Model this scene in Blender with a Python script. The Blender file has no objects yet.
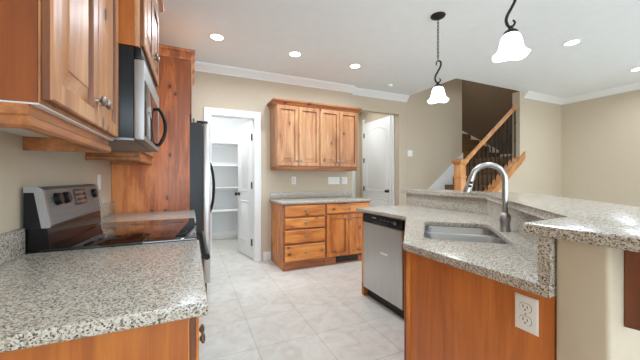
import bpy, bmesh, math, random
from mathutils import Vector, Matrix
random.seed(7)
SC = bpy.context.scene
COL = SC.collection
PI = math.pi

# ------------------------------------------------------------------ camera
cam_d = bpy.data.cameras.new('camera')
cam = bpy.data.objects.new('camera', cam_d)
COL.objects.link(cam)
cam_d.sensor_width = 36.0
cam_d.lens = 286.0 * 36.0 / 640.0
cam_d.shift_y = -1.5 / 640.0
cam_d.clip_start = 0.02
EYE = 1.203
cam.location = (0, 0, EYE)
cam.rotation_euler = (PI / 2, 0, -math.radians(24.4))
SC.camera = cam

# ------------------------------------------------------------------ world, exposure
SC.view_settings.view_transform = 'Standard'
SC.view_settings.look = 'None'
SC.view_settings.gamma = 1.0
SC.view_settings.use_curve_mapping = False
SC.view_settings.exposure = 0.17
w = bpy.data.worlds.new('world')
SC.world = w
w.use_nodes = True
w.node_tree.nodes['Background'].inputs[0].default_value = (0.85, 0.93, 1.0, 1)
w.node_tree.nodes['Background'].inputs[1].default_value = 1.0
SC.cycles.use_denoising = True
SC.cycles.max_bounces = 10
SC.cycles.diffuse_bounces = 6
SC.cycles.sample_clamp_indirect = 6.0


def area(name, loc, rot, sx, sy, power, col=(1, 1, 1), shape='RECTANGLE', spread=PI):
    d = bpy.data.lights.new(name, 'AREA')
    d.shape = shape
    d.size = sx
    d.size_y = sy
    d.energy = power
    d.color = col
    d.spread = spread
    o = bpy.data.objects.new(name, d)
    o.location = loc
    o.rotation_euler = rot
    COL.objects.link(o)
    return o


DAY = (0.77, 0.92, 1.09)
LAMP = (0.83, 0.95, 1.08)
# daylight through the windows of the room (behind the camera and along the great room)
area('window_daylight', (0.9, -3.36, 1.45), (PI / 2 + 0.25, 0, 0), 2.6, 1.7, 84, DAY)
area('window_daylight', (4.6, -3.36, 1.45), (PI / 2 + 0.25, 0, 0), 2.6, 1.7, 26, DAY)
area('window_daylight', (6.48, -0.6, 1.45), (0, PI / 2 + 0.2, 0), 1.7, 2.2, 12, DAY)

# added fill lamps without fixtures: over the aisle, behind the camera and in the great room
for lx_, ly_ in ((0.62, 1.25), (2.5, -0.4), (1.3, 2.4)):
    area('recessed_or_fill_lamp', (lx_, ly_, 2.73), (0, 0, 0), 0.16, 0.16, 9, LAMP, 'DISK', math.radians(160))

XL, YB, YW2, XR, YF, ZC = -0.63, 4.165, 4.24, 6.60, 3.14, 2.745
YN = -3.5
CTOP = 0.90

# ------------------------------------------------------------------ node helpers


def new_mat(name):
    m = bpy.data.materials.new(name)
    m.use_nodes = True
    nt = m.node_tree
    b = nt.nodes['Principled BSDF']
    return m, nt, b


def N(nt, typ, **kw):
    n = nt.nodes.new(typ)
    for k, v in kw.items():
        if k in ('operation', 'blend_type', 'data_type', 'feature', 'noise_dimensions', 'distance', 'interpolation_type', 'clamp'):
            setattr(n, k, v)
        else:
            n.inputs[k.replace('_', ' ')].default_value = v
    return n


def math_n(nt, op, a, b=None, c=None):
    n = nt.nodes.new('ShaderNodeMath')
    n.operation = op
    for i, v in enumerate((a, b, c)):
        if v is None:
            continue
        if isinstance(v, (int, float)):
            n.inputs[i].default_value = v
        else:
            nt.links.new(v, n.inputs[i])
    return n.outputs[0]


def mix(nt, fac, a, b, mode='MIX'):
    n = nt.nodes.new('ShaderNodeMix')
    n.data_type = 'RGBA'
    n.blend_type = mode
    n.clamp_factor = True
    for sock, v in ((n.inputs[0], fac), (n.inputs[6], a), (n.inputs[7], b)):
        if isinstance(v, (int, float)):
            sock.default_value = v
        elif isinstance(v, tuple):
            sock.default_value = v if len(v) == 4 else v + (1,)
        else:
            nt.links.new(v, sock)
    return n.outputs[2]


def ramp(nt, fac, stops, interp='LINEAR'):
    n = nt.nodes.new('ShaderNodeValToRGB')
    n.color_ramp.interpolation = interp
    el = n.color_ramp.elements
    while len(el) < len(stops):
        el.new(0.5)
    for e, (p, c) in zip(el, stops):
        e.position = p
        e.color = c if len(c) == 4 else tuple(c) + (1,)
    nt.links.new(fac, n.inputs[0])
    return n.outputs[0]


def coords(nt, scale=(1, 1, 1), rnd=0.0, off=(0, 0, 0)):
    tc = nt.nodes.new('ShaderNodeTexCoord')
    v = tc.outputs['Object']
    if rnd:
        oi = nt.nodes.new('ShaderNodeObjectInfo')
        r = math_n(nt, 'MULTIPLY', oi.outputs['Random'], rnd)
        cx = nt.nodes.new('ShaderNodeCombineXYZ')
        for i in range(3):
            nt.links.new(r, cx.inputs[i])
        a = nt.nodes.new('ShaderNodeVectorMath')
        a.operation = 'ADD'
        nt.links.new(v, a.inputs[0])
        nt.links.new(cx.outputs[0], a.inputs[1])
        v = a.outputs[0]
    mp = nt.nodes.new('ShaderNodeMapping')
    mp.inputs['Scale'].default_value = scale
    mp.inputs['Location'].default_value = off
    nt.links.new(v, mp.inputs['Vector'])
    return mp.outputs[0]


def srgb(r, g, b):
    f = lambda c: (c / 12.92 if c <= 0.04045 else ((c + 0.055) / 1.055) ** 2.4)
    return (f(r / 255), f(g / 255), f(b / 255))


def plain(name, rgb, rough=0.5, metal=0.0, coat=0.0, noise=0.0, nscale=20, spec=0.5, bump=0.0, bscale=200):
    m, nt, b = new_mat(name)
    b.inputs['Roughness'].default_value = rough
    b.inputs['Metallic'].default_value = metal
    b.inputs['Coat Weight'].default_value = coat
    b.inputs['Specular IOR Level'].default_value = spec
    c = coords(nt)
    n = N(nt, 'ShaderNodeTexNoise', Scale=nscale, Detail=3.0)
    nt.links.new(c, n.inputs['Vector'])
    lo = tuple(x * (1 - noise) for x in rgb)
    hi = tuple(min(1, x * (1 + noise)) for x in rgb)
    nt.links.new(ramp(nt, n.outputs[0], [(0.3, lo), (0.7, hi)]), b.inputs['Base Color'])
    if bump:
        n2 = N(nt, 'ShaderNodeTexNoise', Scale=bscale, Detail=2.0)
        nt.links.new(c, n2.inputs['Vector'])
        bp = N(nt, 'ShaderNodeBump', Strength=bump, Distance=0.004)
        nt.links.new(n2.outputs[0], bp.inputs['Height'])
        nt.links.new(bp.outputs[0], b.inputs['Normal'])
    return m


def wood(name, axis, light, mid, dark, knots=0.5, rough=0.42, coat=0.22, plank=0.0):
    m, nt, b = new_mat(name)
    ai = 'xyz'.index(axis)
    sc = [1.0, 1.0, 1.0]
    sc[ai] = 0.16
    v = coords(nt, tuple(sc), rnd=37.0)
    n1 = N(nt, 'ShaderNodeTexNoise', Scale=7.0, Detail=5.0, Roughness=0.62, Distortion=1.3)
    nt.links.new(v, n1.inputs['Vector'])
    sc2 = [60.0, 60.0, 60.0]
    sc2[ai] = 1.6
    v2 = coords(nt, tuple(sc2), rnd=11.0)
    n2 = N(nt, 'ShaderNodeTexNoise', Scale=1.6, Detail=4.0, Roughness=0.65)
    nt.links.new(v2, n2.inputs['Vector'])
    g = math_n(nt, 'MULTIPLY_ADD', n2.outputs[0], 0.26, math_n(nt, 'MULTIPLY', n1.outputs[0], 0.78))
    if plank:
        tc = nt.nodes.new('ShaderNodeTexCoord')
        sp = nt.nodes.new('ShaderNodeSeparateXYZ')
        nt.links.new(tc.outputs['Object'], sp.inputs[0])
        s0, s1 = [sp.outputs[i] for i in range(3) if i != ai]
        fl = math_n(nt, 'FLOOR', math_n(nt, 'DIVIDE', math_n(nt, 'ADD', s0, s1), plank))
        wn = nt.nodes.new('ShaderNodeTexWhiteNoise')
        wn.noise_dimensions = '1D'
        nt.links.new(fl, wn.inputs['W'])
        g = math_n(nt, 'MULTIPLY_ADD', math_n(nt, 'SUBTRACT', wn.outputs[0], 0.5), 0.26, g)
    col = ramp(nt, g, [(0.36, dark), (0.52, mid), (0.66, light)])
    # knots, laid out in the plane of the board
    tk = nt.nodes.new('ShaderNodeTexCoord')
    sk = nt.nodes.new('ShaderNodeSeparateXYZ')
    nt.links.new(tk.outputs['Object'], sk.inputs[0])
    oi = nt.nodes.new('ShaderNodeObjectInfo')
    hx_ = math_n(nt, 'ADD', sk.outputs[0], sk.outputs[1])
    hx_ = math_n(nt, 'MULTIPLY_ADD', hx_, 1.0 if ai == 2 else 0.55, math_n(nt, 'MULTIPLY', oi.outputs['Random'], 23.0))
    hz_ = math_n(nt, 'MULTIPLY_ADD', sk.outputs[2], 0.55 if ai == 2 else 1.0, math_n(nt, 'MULTIPLY', oi.outputs['Random'], 51.0))
    v3n = nt.nodes.new('ShaderNodeCombineXYZ')
    nt.links.new(hx_, v3n.inputs[0])
    nt.links.new(hz_, v3n.inputs[1])
    v3 = v3n.outputs[0]
    nd = N(nt, 'ShaderNodeTexNoise', Scale=22.0, Detail=2.0)
    nt.links.new(v3, nd.inputs['Vector'])
    vv = nt.nodes.new('ShaderNodeTexVoronoi')
    vv.voronoi_dimensions = '2D'
    vv.inputs['Scale'].default_value = 5.0
    nt.links.new(v3, vv.inputs['Vector'])
    d = math_n(nt, 'MULTIPLY_ADD', nd.outputs[0], 0.12, vv.outputs['Distance'])
    sepc = nt.nodes.new('ShaderNodeSeparateColor')
    nt.links.new(vv.outputs['Color'], sepc.inputs[0])
    on = math_n(nt, 'LESS_THAN', sepc.outputs[0], knots)
    core = ramp(nt, d, [(0.105, (1, 1, 1)), (0.135, (0, 0, 0))])
    halo = ramp(nt, d, [(0.11, (1, 1, 1)), (0.26, (0, 0, 0))])
    k1 = math_n(nt, 'MULTIPLY', math_n(nt, 'MULTIPLY', halo, on), 0.45)
    k2 = math_n(nt, 'MULTIPLY', math_n(nt, 'MULTIPLY', core, on), 0.85)
    col = mix(nt, k1, col, dark)
    col = mix(nt, k2, col, tuple(x * 0.22 for x in dark))
    nt.links.new(col, b.inputs['Base Color'])
    b.inputs['Roughness'].default_value = rough
    b.inputs['Coat Weight'].default_value = coat
    b.inputs['Coat Roughness'].default_value = 0.38
    bp = N(nt, 'ShaderNodeBump', Strength=0.06, Distance=0.002)
    nt.links.new(n2.outputs[0], bp.inputs['Height'])
    nt.links.new(bp.outputs[0], b.inputs['Normal'])
    return m


def granite(name):
    m, nt, b = new_mat(name)
    v = coords(nt)
    nz = N(nt, 'ShaderNodeTexNoise', Scale=60.0, Detail=3.0, Roughness=0.7)
    nt.links.new(v, nz.inputs['Vector'])
    vo = N(nt, 'ShaderNodeTexVoronoi', Scale=310.0)
    dst = nt.nodes.new('ShaderNodeVectorMath')
    dst.operation = 'MULTIPLY_ADD'
    nt.links.new(nz.outputs['Color'], dst.inputs[0])
    dst.inputs[1].default_value = (0.007, 0.007, 0.007)
    nt.links.new(v, dst.inputs[2])
    nt.links.new(dst.outputs[0], vo.inputs['Vector'])
    sp = nt.nodes.new('ShaderNodeSeparateColor')
    nt.links.new(vo.outputs['Color'], sp.inputs[0])
    base = ramp(nt, sp.outputs[0], [
        (0.0, srgb(207, 202, 192)), (0.26, srgb(192, 185, 172)), (0.45, srgb(172, 162, 146)),
        (0.60, srgb(198, 191, 180)), (0.76, srgb(138, 124, 106)), (0.87, srgb(104, 94, 84)),
        (0.95, srgb(54, 49, 45))], 'CONSTANT')
    vb = N(nt, 'ShaderNodeTexVoronoi', Scale=150.0)
    nt.links.new(dst.outputs[0], vb.inputs['Vector'])
    sb = nt.nodes.new('ShaderNodeSeparateColor')
    nt.links.new(vb.outputs['Color'], sb.inputs[0])
    bl = math_n(nt, 'MULTIPLY', math_n(nt, 'LESS_THAN', sb.outputs[1], 0.15),
                math_n(nt, 'LESS_THAN', vb.outputs['Distance'], 0.36))
    col = mix(nt, bl, base, srgb(35, 32, 31))
    br = math_n(nt, 'MULTIPLY', math_n(nt, 'GREATER_THAN', sb.outputs[2], 0.86), 0.55)
    col = mix(nt, br, col, srgb(130, 109, 84))
    lo = N(nt, 'ShaderNodeTexNoise', Scale=5.0, Detail=2.0)
    nt.links.new(v, lo.inputs['Vector'])
    col = mix(nt, math_n(nt, 'MULTIPLY', lo.outputs[0], 0.25), col, srgb(177, 169, 153))
    nt.links.new(col, b.inputs['Base Color'])
    b.inputs['Roughness'].default_value = 0.24
    b.inputs['Coat Weight'].default_value = 0.15
    b.inputs['Coat Roughness'].default_value = 0.12
    return m


def tile_mat():
    m, nt, b = new_mat('floor_tile')
    v = coords(nt, off=(-0.432, -2.031, 0))
    br = nt.nodes.new('ShaderNodeTexBrick')
    br.offset = 0.0
    br.squash = 1.0
    br.inputs['Scale'].default_value = 1.0
    br.inputs['Brick Width'].default_value = 0.457
    br.inputs['Row Height'].default_value = 0.457
    br.inputs['Mortar Size'].default_value = 0.0028
    br.inputs['Mortar Smooth'].default_value = 0.3
    br.inputs['Bias'].default_value = 0.0
    br.inputs['Color1'].default_value = srgb(212, 209, 202) + (1,)
    br.inputs['Color2'].default_value = srgb(218, 215, 209) + (1,)
    br.inputs['Mortar'].default_value = srgb(180, 176, 168) + (1,)
    nt.links.new(v, br.inputs['Vector'])
    n = N(nt, 'ShaderNodeTexNoise', Scale=5.5, Detail=6.0, Roughness=0.62, Distortion=1.6)
    nt.links.new(v, n.inputs['Vector'])
    vein = ramp(nt, n.outputs[0], [(0.33, srgb(232, 228, 221)), (0.5, srgb(245, 243, 239)), (0.68, srgb(255, 254, 252))])
    col = mix(nt, 1.0, br.outputs['Color'], vein, 'MULTIPLY')
    nt.links.new(col, b.inputs['Base Color'])
    b.inputs['Roughness'].default_value = 0.30
    bp = N(nt, 'ShaderNodeBump', Strength=0.25, Distance=0.002)
    nt.links.new(math_n(nt, 'SUBTRACT', 1.0, br.outputs['Fac']), bp.inputs['Height'])
    nt.links.new(bp.outputs[0], b.inputs['Normal'])
    return m


def brushed(name, rgb, rough, axis):
    m, nt, b = new_mat(name)
    sc = [220.0] * 3
    sc['xyz'.index(axis)] = 3.0
    v = coords(nt, tuple(sc))
    n = N(nt, 'ShaderNodeTexNoise', Scale=1.0, Detail=2.0)
    nt.links.new(v, n.inputs['Vector'])
    nt.links.new(ramp(nt, n.outputs[0], [(0.3, tuple(x * 0.90 for x in rgb)), (0.7, tuple(min(1, x * 1.08) for x in rgb))]), b.inputs['Base Color'])
    b.inputs['Metallic'].default_value = 1.0
    b.inputs['Roughness'].default_value = rough
    return m


def emit(name, rgb, strength):
    m, nt, b = new_mat(name)
    b.inputs['Base Color'].default_value = rgb + (1,)
    b.inputs['Emission Color'].default_value = rgb + (1,)
    b.inputs['Emission Strength'].default_value = strength
    return m


WL, WM, WD = srgb(202, 153, 107), srgb(180, 124, 80), srgb(148, 94, 54)
M = {}
M['wood_z'] = wood('knotty_alder_upright', 'z', WL, WM, WD, 0.75)
M['wood_y'] = wood('knotty_alder_along_y', 'y', srgb(200, 134, 76), srgb(170, 104, 54), srgb(124, 72, 36), 0.25)
M['trim_x'] = wood('brown_alder_along_x', 'x', srgb(196, 124, 70), srgb(164, 96, 52), srgb(118, 66, 34), 0.4)
M['wood_x'] = wood('knotty_alder_along_x', 'x', WL, WM, WD, 0.5)
RL, RM, RD = srgb(230, 152, 74), srgb(202, 119, 52), srgb(144, 76, 31)
M['red_z'] = wood('stained_alder_upright', 'z', RL, RM, RD, 0.75)
M['red_x'] = wood('stained_alder_along_x', 'x', srgb(244, 170, 90), srgb(220, 138, 68), srgb(158, 88, 40), 0.7)
M['red_y'] = wood('stained_alder_along_y', 'y', RL, RM, RD, 0.3)
M['panel_z'] = wood('knotty_alder_planks', 'z', srgb(232, 154, 92), srgb(208, 120, 66), srgb(152, 82, 44), 0.6, plank=0.088)
M['end_z'] = wood('smooth_alder_end', 'z', srgb(188, 110, 38), srgb(170, 92, 27), srgb(142, 72, 19), 0.15)
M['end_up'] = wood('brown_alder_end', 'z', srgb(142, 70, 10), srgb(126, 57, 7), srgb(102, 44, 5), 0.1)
M['oak'] = wood('honey_oak', 'z', srgb(222, 164, 104), srgb(200, 136, 78), srgb(162, 102, 54), 0.1)
M['glaze_shade'] = wood('glazed_groove_gap_shade', 'z', srgb(140, 84, 46), srgb(116, 66, 36), srgb(86, 48, 26), 0.0)  # glazed grooves; on door and drawer sides, gap shade put into the colour
M['shaded_z'] = wood('shaded_alder', 'z', srgb(134, 70, 36), srgb(110, 54, 26), srgb(80, 38, 18), 0.2)  # alder darkened to carry the shade under the bar overhang
M['steel_m'] = brushed('satin_steel', (0.40, 0.395, 0.385), 0.5, 'z')
M['granite'] = granite('speckled_granite')
M['tile'] = tile_mat()
M['wall'] = plain('beige_paint', srgb(203, 189, 167), 0.75, noise=0.015, bump=0.12, bscale=90, spec=0.3)
M['brown_wall'] = plain('dark_brown_wall', srgb(112, 98, 82), 0.8, noise=0.02, spec=0.25)  # darker brown for the far and right stairwell walls
M['ceil'] = plain('ceiling_paint', srgb(240, 244, 246), 0.85, noise=0.015, nscale=8, bump=0.15, bscale=60, spec=0.2)
M['white'] = plain('white_trim_paint', srgb(236, 236, 234), 0.4, noise=0.01)
M['white_wall'] = plain('pantry_white_paint', srgb(226, 229, 231), 0.7, noise=0.01)
M['plastic'] = plain('white_plastic', srgb(240, 240, 236), 0.35)
M['slot'] = plain('dark_slot', srgb(40, 38, 36), 0.5)
M['black'] = plain('black_enamel', srgb(22, 22, 24), 0.30, spec=0.28)
M['black_tex'] = plain('black_textured_steel', srgb(24, 28, 30), 0.30, noise=0.5, nscale=110, bump=1.0, bscale=95)
M['glass_black'] = plain('black_ceramic_glass', srgb(14, 13, 14), 0.06, coat=0.5)
M['gloss_black'] = plain('gloss_black_enamel', srgb(20, 18, 18), 0.14, spec=0.3)
M['red_ply'] = wood('stained_alder_plywood', 'z', srgb(216, 130, 60), srgb(200, 116, 53), srgb(172, 94, 40), 0.5)
M['ring'] = plain('burner_print', srgb(120, 116, 112), 0.3)
M['steel_z'] = brushed('brushed_steel_upright', (0.56, 0.55, 0.535), 0.34, 'z')
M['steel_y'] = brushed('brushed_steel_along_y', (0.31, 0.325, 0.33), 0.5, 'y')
M['steel_sink'] = brushed('satin_sink_steel', (0.50, 0.52, 0.55), 0.28, 'x')
M['nickel'] = brushed('brushed_nickel', (0.46, 0.455, 0.445), 0.30, 'z')
M['pewter'] = plain('pewter', (0.30, 0.29, 0.27), 0.35, metal=1.0)
M['bronze'] = plain('dark_bronze', srgb(46, 42, 40), 0.45, metal=0.6)
M['iron'] = plain('black_iron', srgb(34, 31, 30), 0.5, metal=0.3)
M['carpet'] = plain('brown_carpet', srgb(124, 98, 70), 0.95, noise=0.25, nscale=140, bump=0.5, bscale=260, spec=0.1)
M['shade'] = emit('lit_glass_shade', (1.0, 0.985, 0.96), 3.2)
M['lens'] = emit('lit_lamp_lens', (1.0, 0.99, 0.96), 9.0)
M['daypane'] = emit('daylit_pane', (0.88, 0.95, 1.0), 1.6)
M['melamine'] = plain('white_melamine', srgb(225, 221, 214), 0.5)
M['hinge'] = plain('dark_hinge', srgb(70, 66, 62), 0.4, metal=0.8)
M['display'] = plain('control_glass', srgb(58, 46, 44), 0.15)
M['mirror_glass'] = plain('smoked_oven_glass', srgb(70, 64, 60), 0.07, metal=0.75)

# ------------------------------------------------------------------ mesh helpers
WLOC = {}


class MB:
    def __init__(self, Mx=None):
        self.bm = bmesh.new()
        self.M = Mx or Matrix.Identity(4)

    def P(self, p):
        return self.M @ Vector(p)

    def box(self, x0, x1, y0, y1, z0, z1, bev=0.0, seg=2):
        x0, x1 = min(x0, x1), max(x0, x1)
        y0, y1 = min(y0, y1), max(y0, y1)
        z0, z1 = min(z0, z1), max(z0, z1)
        t = bmesh.new()
        vs = [t.verts.new((x, y, z)) for x in (x0, x1) for y in (y0, y1) for z in (z0, z1)]
        for f in ((0, 1, 3, 2), (4, 6, 7, 5), (0, 4, 5, 1), (2, 3, 7, 6), (0, 2, 6, 4), (1, 5, 7, 3)):
            t.faces.new([vs[i] for i in f])
        if bev:
            bmesh.ops.bevel(t, geom=t.edges[:], offset=bev, segments=seg, affect='EDGES', profile=0.5, clamp_overlap=True)
        self.merge(t)
        return self

    def merge(self, t):
        mp = {}
        for v in t.verts:
            mp[v] = self.bm.verts.new(self.M @ v.co)
        for f in t.faces:
            try:
                self.bm.faces.new([mp[v] for v in f.verts])
            except ValueError:
                pass
        t.free()

    def rings(self, rings, cap0=True, cap1=True, closed=True):
        """rings: lists of 3-D points with equal counts, bridged in order."""
        R = [[self.bm.verts.new(self.P(p)) for p in r] for r in rings]
        n = len(R[0])
        for a, b in zip(R, R[1:]):
            for i in range(n if closed else n - 1):
                j = (i + 1) % n
                self.bm.faces.new((a[i], a[j], b[j], b[i]))
        if cap0:
            self.bm.faces.new(R[0][::-1])
        if cap1:
            self.bm.faces.new(R[-1])
        return self

    def panel(self, u0, u1, v0, v1, prof, d0=0.0, glaze_shade=()):
        """stepped rectangle in the frame's u-v plane; prof: (inset, depth); glaze: steps finished in the second material."""
        if glaze_shade:
            rr = [[self.bm.verts.new(self.P(p)) for p in ((u0 + i, d0 + d, v0 + i), (u1 - i, d0 + d, v0 + i), (u1 - i, d0 + d, v1 - i), (u0 + i, d0 + d, v1 - i))] for i, d in prof]
            for k, (a, b) in enumerate(zip(rr, rr[1:])):
                for i in range(4):
                    f = self.bm.faces.new((a[i], a[(i + 1) % 4], b[(i + 1) % 4], b[i]))
                    f.material_index = 1 if k in glaze_shade else 0
            self.bm.faces.new(rr[0][::-1])
            self.bm.faces.new(rr[-1])
            return self
        self.rings([[(u0 + i, d0 + d, v0 + i), (u1 - i, d0 + d, v0 + i), (u1 - i, d0 + d, v1 - i), (u0 + i, d0 + d, v1 - i)] for i, d in prof])
        return self

    def prism(self, poly, z0, z1, bev=0.0):
        t = bmesh.new()
        a = [t.verts.new((x, y, z0)) for x, y in poly]
        b = [t.verts.new((x, y, z1)) for x, y in poly]
        n = len(poly)
        t.faces.new(a[::-1])
        t.faces.new(b)
        for i in range(n):
            t.faces.new((a[i], a[(i + 1) % n], b[(i + 1) % n], b[i]))
        if bev:
            es = [e for e in t.edges if abs(e.verts[0].co.z - e.verts[1].co.z) < 1e-6]
            bmesh.ops.bevel(t, geom=es, offset=bev, segments=3, affect='EDGES', profile=0.5, clamp_overlap=True)
        self.merge(t)
        return self

    def prism_axis(self, poly, axis, a0, a1):
        """poly of 2-D points in the two other axes, extruded along axis."""
        def pt(p, a):
            if axis == 'x':
                return (a, p[0], p[1])
            if axis == 'y':
                return (p[0], a, p[1])
            return (p[0], p[1], a)
        self.rings([[pt(p, a0) for p in poly], [pt(p, a1) for p in poly]])
        return self

    def lathe(self, prof, org, axis=(0, 0, 1), n=24, cap0=True, cap1=True):
        ax = Vector(axis).normalized()
        h = Vector((1, 0, 0)) if abs(ax.x) < 0.9 else Vector((0, 1, 0))
        e1 = ax.cross(h).normalized()
        e2 = ax.cross(e1)
        o = Vector(org)
        rings = []
        for r, z in prof:
            r = max(r, 1e-4)
            rings.append([o + ax * z + e1 * (r * math.cos(2 * PI * i / n)) + e2 * (r * math.sin(2 * PI * i / n)) for i in range(n)])
        self.rings(rings, cap0, cap1)
        return self

    def tube(self, pts, r, n=10, caps=True):
        pts = [Vector(p) for p in pts]
        rr = r if isinstance(r, (list, tuple)) else [r] * len(pts)
        t0 = (pts[1] - pts[0]).normalized()
        h = Vector((0, 0, 1)) if abs(t0.z) < 0.9 else Vector((1, 0, 0))
        e1 = t0.cross(h).normalized()
        rings = []
        for i, p in enumerate(pts):
            a = pts[max(i - 1, 0)]
            b = pts[min(i + 1, len(pts) - 1)]
            t = (b - a).normalized()
            e1 = (e1 - t * e1.dot(t)).normalized()
            e2 = t.cross(e1)
            rings.append([p + e1 * (rr[i] * math.cos(2 * PI * k / n)) + e2 * (rr[i] * math.sin(2 * PI * k / n)) for k in range(n)])
        self.rings(rings, caps, caps)
        return self

    def torus(self, c, R, r, e1, e2, n=20, k=8, sy=1.0):
        c, e1, e2 = Vector(c), Vector(e1).normalized(), Vector(e2).normalized()
        e3 = e1.cross(e2)
        R_ = []
        for i in range(n):
            a = 2 * PI * i / n
            d = e1 * math.cos(a) + e2 * math.sin(a)
            p = c + e1 * (R * math.cos(a)) + e2 * (R * sy * math.sin(a))
            R_.append([p + d * (r * math.cos(2 * PI * j / k)) + e3 * (r * math.sin(2 * PI * j / k)) for j in range(k)])
        R_.append(R_[0])
        self.rings(R_, False, False)
        bmesh.ops.remove_doubles(self.bm, verts=self.bm.verts[:], dist=1e-6)
        return self

    def sweep(self, prof, path, closed=False):
        """prof: (out, z) pairs; path: XY points; out is to the left of travel. Mitred corners."""
        pts = [Vector((p[0], p[1])) for p in path]
        n = len(pts)
        rings = []
        for i in range(n):
            d0 = (pts[i] - pts[i - 1]).normalized() if (i > 0 or closed) else None
            d1 = (pts[(i + 1) % n] - pts[i]).normalized() if (i < n - 1 or closed) else None
            d0 = d0 or d1
            d1 = d1 or d0
            n0, n1 = Vector((-d0.y, d0.x)), Vector((-d1.y, d1.x))
            m = (n0 + n1)
            m = m / max(m.dot(n0), 1e-3)
            rings.append([(pts[i].x + m.x * o, pts[i].y + m.y * o, z) for o, z in prof])
        if closed:
            rings.append(rings[0])
        self.rings(rings, not closed, not closed)
        return self

    def build(self, name, mat, parent=None, smooth=35, kind=None):
        bmesh.ops.recalc_face_normals(self.bm, faces=self.bm.faces[:])
        base = WLOC.get(parent.name, Vector((0, 0, 0))) if parent else Vector((0, 0, 0))
        if parent is None:
            lo = Vector([min(v.co[i] for v in self.bm.verts) for i in range(3)])
            hi = Vector([max(v.co[i] for v in self.bm.verts) for i in range(3)])
            base = Vector(((lo.x + hi.x) / 2, (lo.y + hi.y) / 2, lo.z)) if kind != 'structure' else base
        for v in self.bm.verts:
            v.co -= base
        me = bpy.data.meshes.new(name)
        self.bm.to_mesh(me)
        self.bm.free()
        if smooth:
            me.polygons.foreach_set('use_smooth', [True] * len(me.polygons))
            me.set_sharp_from_angle(angle=math.radians(smooth))
        me.materials.append(mat if not isinstance(mat, str) else M[mat])
        o = bpy.data.objects.new(name, me)
        COL.objects.link(o)
        if parent:
            o.parent = parent
        else:
            o.location = base
        WLOC[o.name] = base
        if kind:
            o['kind'] = kind
        return o


def frame(origin, u, nrm):
    """matrix whose local axes are u (x), normal (y), up (z)."""
    u, nrm = Vector(u).normalized(), Vector(nrm).normalized()
    m = Matrix.Identity(4)
    for i in range(3):
        m[i][0], m[i][1], m[i][2], m[i][3] = u[i], nrm[i], (0, 0, 1)[i], origin[i]
    return m


def thing(name, label, cat, loc, group=None, kind=None):
    o = bpy.data.objects.new(name, None)
    o.empty_display_size = 0.1
    o.location = loc
    COL.objects.link(o)
    WLOC[o.name] = Vector(loc)
    if label:
        o['label'] = label
    if cat:
        o['category'] = cat
    if group:
        o['group'] = group
    if kind:
        o['kind'] = kind
    return o


def tag(o, label, cat, group=None):
    o['label'] = label
    o['category'] = cat
    if group:
        o['group'] = group
    return o


def struct(name, mb, mat, parent=None, smooth=35):
    return mb.build(name, mat, parent, smooth, 'structure' if parent is None else None)


def dup(root, loc, label=None):
    r = root.copy()
    COL.objects.link(r)
    r.location = loc
    if label:
        r['label'] = label

    def rec(src, dst):
        for ch in list(src.children):
            c = ch.copy()
            COL.objects.link(c)
            c.parent = dst
            rec(ch, c)
    rec(root, r)
    return r


DOOR_PROF = [(0, 0), (0, 0.015), (0.004, 0.020), (0.052, 0.020), (0.055, 0.017), (0.058, 0.006), (0.066, 0.005), (0.104, 0.0165), (0.106, 0.0195), (0.110, 0.0195)]
DRAW_PROF = [(0, 0), (0, 0.013), (0.002, 0.015), (0.014, 0.0215), (0.017, 0.0215)]
KNOB = [(0.0075, 0), (0.0065, 0.004), (0.0055, 0.012), (0.010, 0.016), (0.0170, 0.020), (0.0182, 0.025), (0.0145, 0.029), (0.006, 0.031), (0, 0.0315)]


def knob(parent, Mx, u, v, d=0.020, s=1.0):
    k = MB(Mx)
    k.lathe([(r * s, z * s) for r, z in KNOB], (u, d, v), (0, 1, 0), n=18)
    return k.build('knob', 'pewter', parent)


def cab_door(root, Mx, u0, u1, v0, v1, mat, ku=None, kv=None, d=0.001):
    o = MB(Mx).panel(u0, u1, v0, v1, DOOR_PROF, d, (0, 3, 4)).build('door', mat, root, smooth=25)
    o.data.materials.append(M['glaze_shade'])
    if ku is not None:
        knob(o, Mx, ku, kv, d + 0.020)
    return o


def drawer(root, Mx, u0, u1, v0, v1, mat, k=True, d=0.001):
    o = MB(Mx).panel(u0, u1, v0, v1, DRAW_PROF, d, (0, 1)).build('drawer', mat, root, smooth=25)  # dark sides paint in the shade of the gaps between drawers
    o.data.materials.append(M['glaze_shade'])
    if k:
        knob(o, Mx, (u0 + u1) / 2, (v0 + v1) / 2, d + 0.020)
    return o


# ================================================================== THE SETTING
b = MB().box(XL - 0.12, XR + 0.12, YN - 0.12, 6.4, -0.1, 0.0)
struct('floor', b, 'tile', smooth=0)

b = MB().prism([(XL - 0.12, YN - 0.12), (XR + 0.12, YN - 0.12), (XR + 0.12, YF), (3.72, YF), (3.72, YW2 + 0.12), (XL - 0.12, YW2 + 0.12)], ZC, ZC + 0.25)
struct('ceiling', b, 'ceil', smooth=0)
b = MB().prism([(XL - 0.12, YW2 + 0.121), (3.719, YW2 + 0.121), (3.719, 6.4), (XL - 0.12, 6.4)], ZC, ZC + 0.25)
struct('ceiling_hall', b, 'white_wall', smooth=0)
b = MB().box(3.6, XR + 0.12, YF - 0.12, 6.4, 5.0, 5.1)
struct('ceiling_stairwell', b, 'ceil', smooth=0)

b = MB().box(XL - 0.12, XL, YN - 0.12, YB + 0.1, 0.001, ZC - 0.001)
struct('wall_left', b, 'wall', smooth=0)

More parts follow.
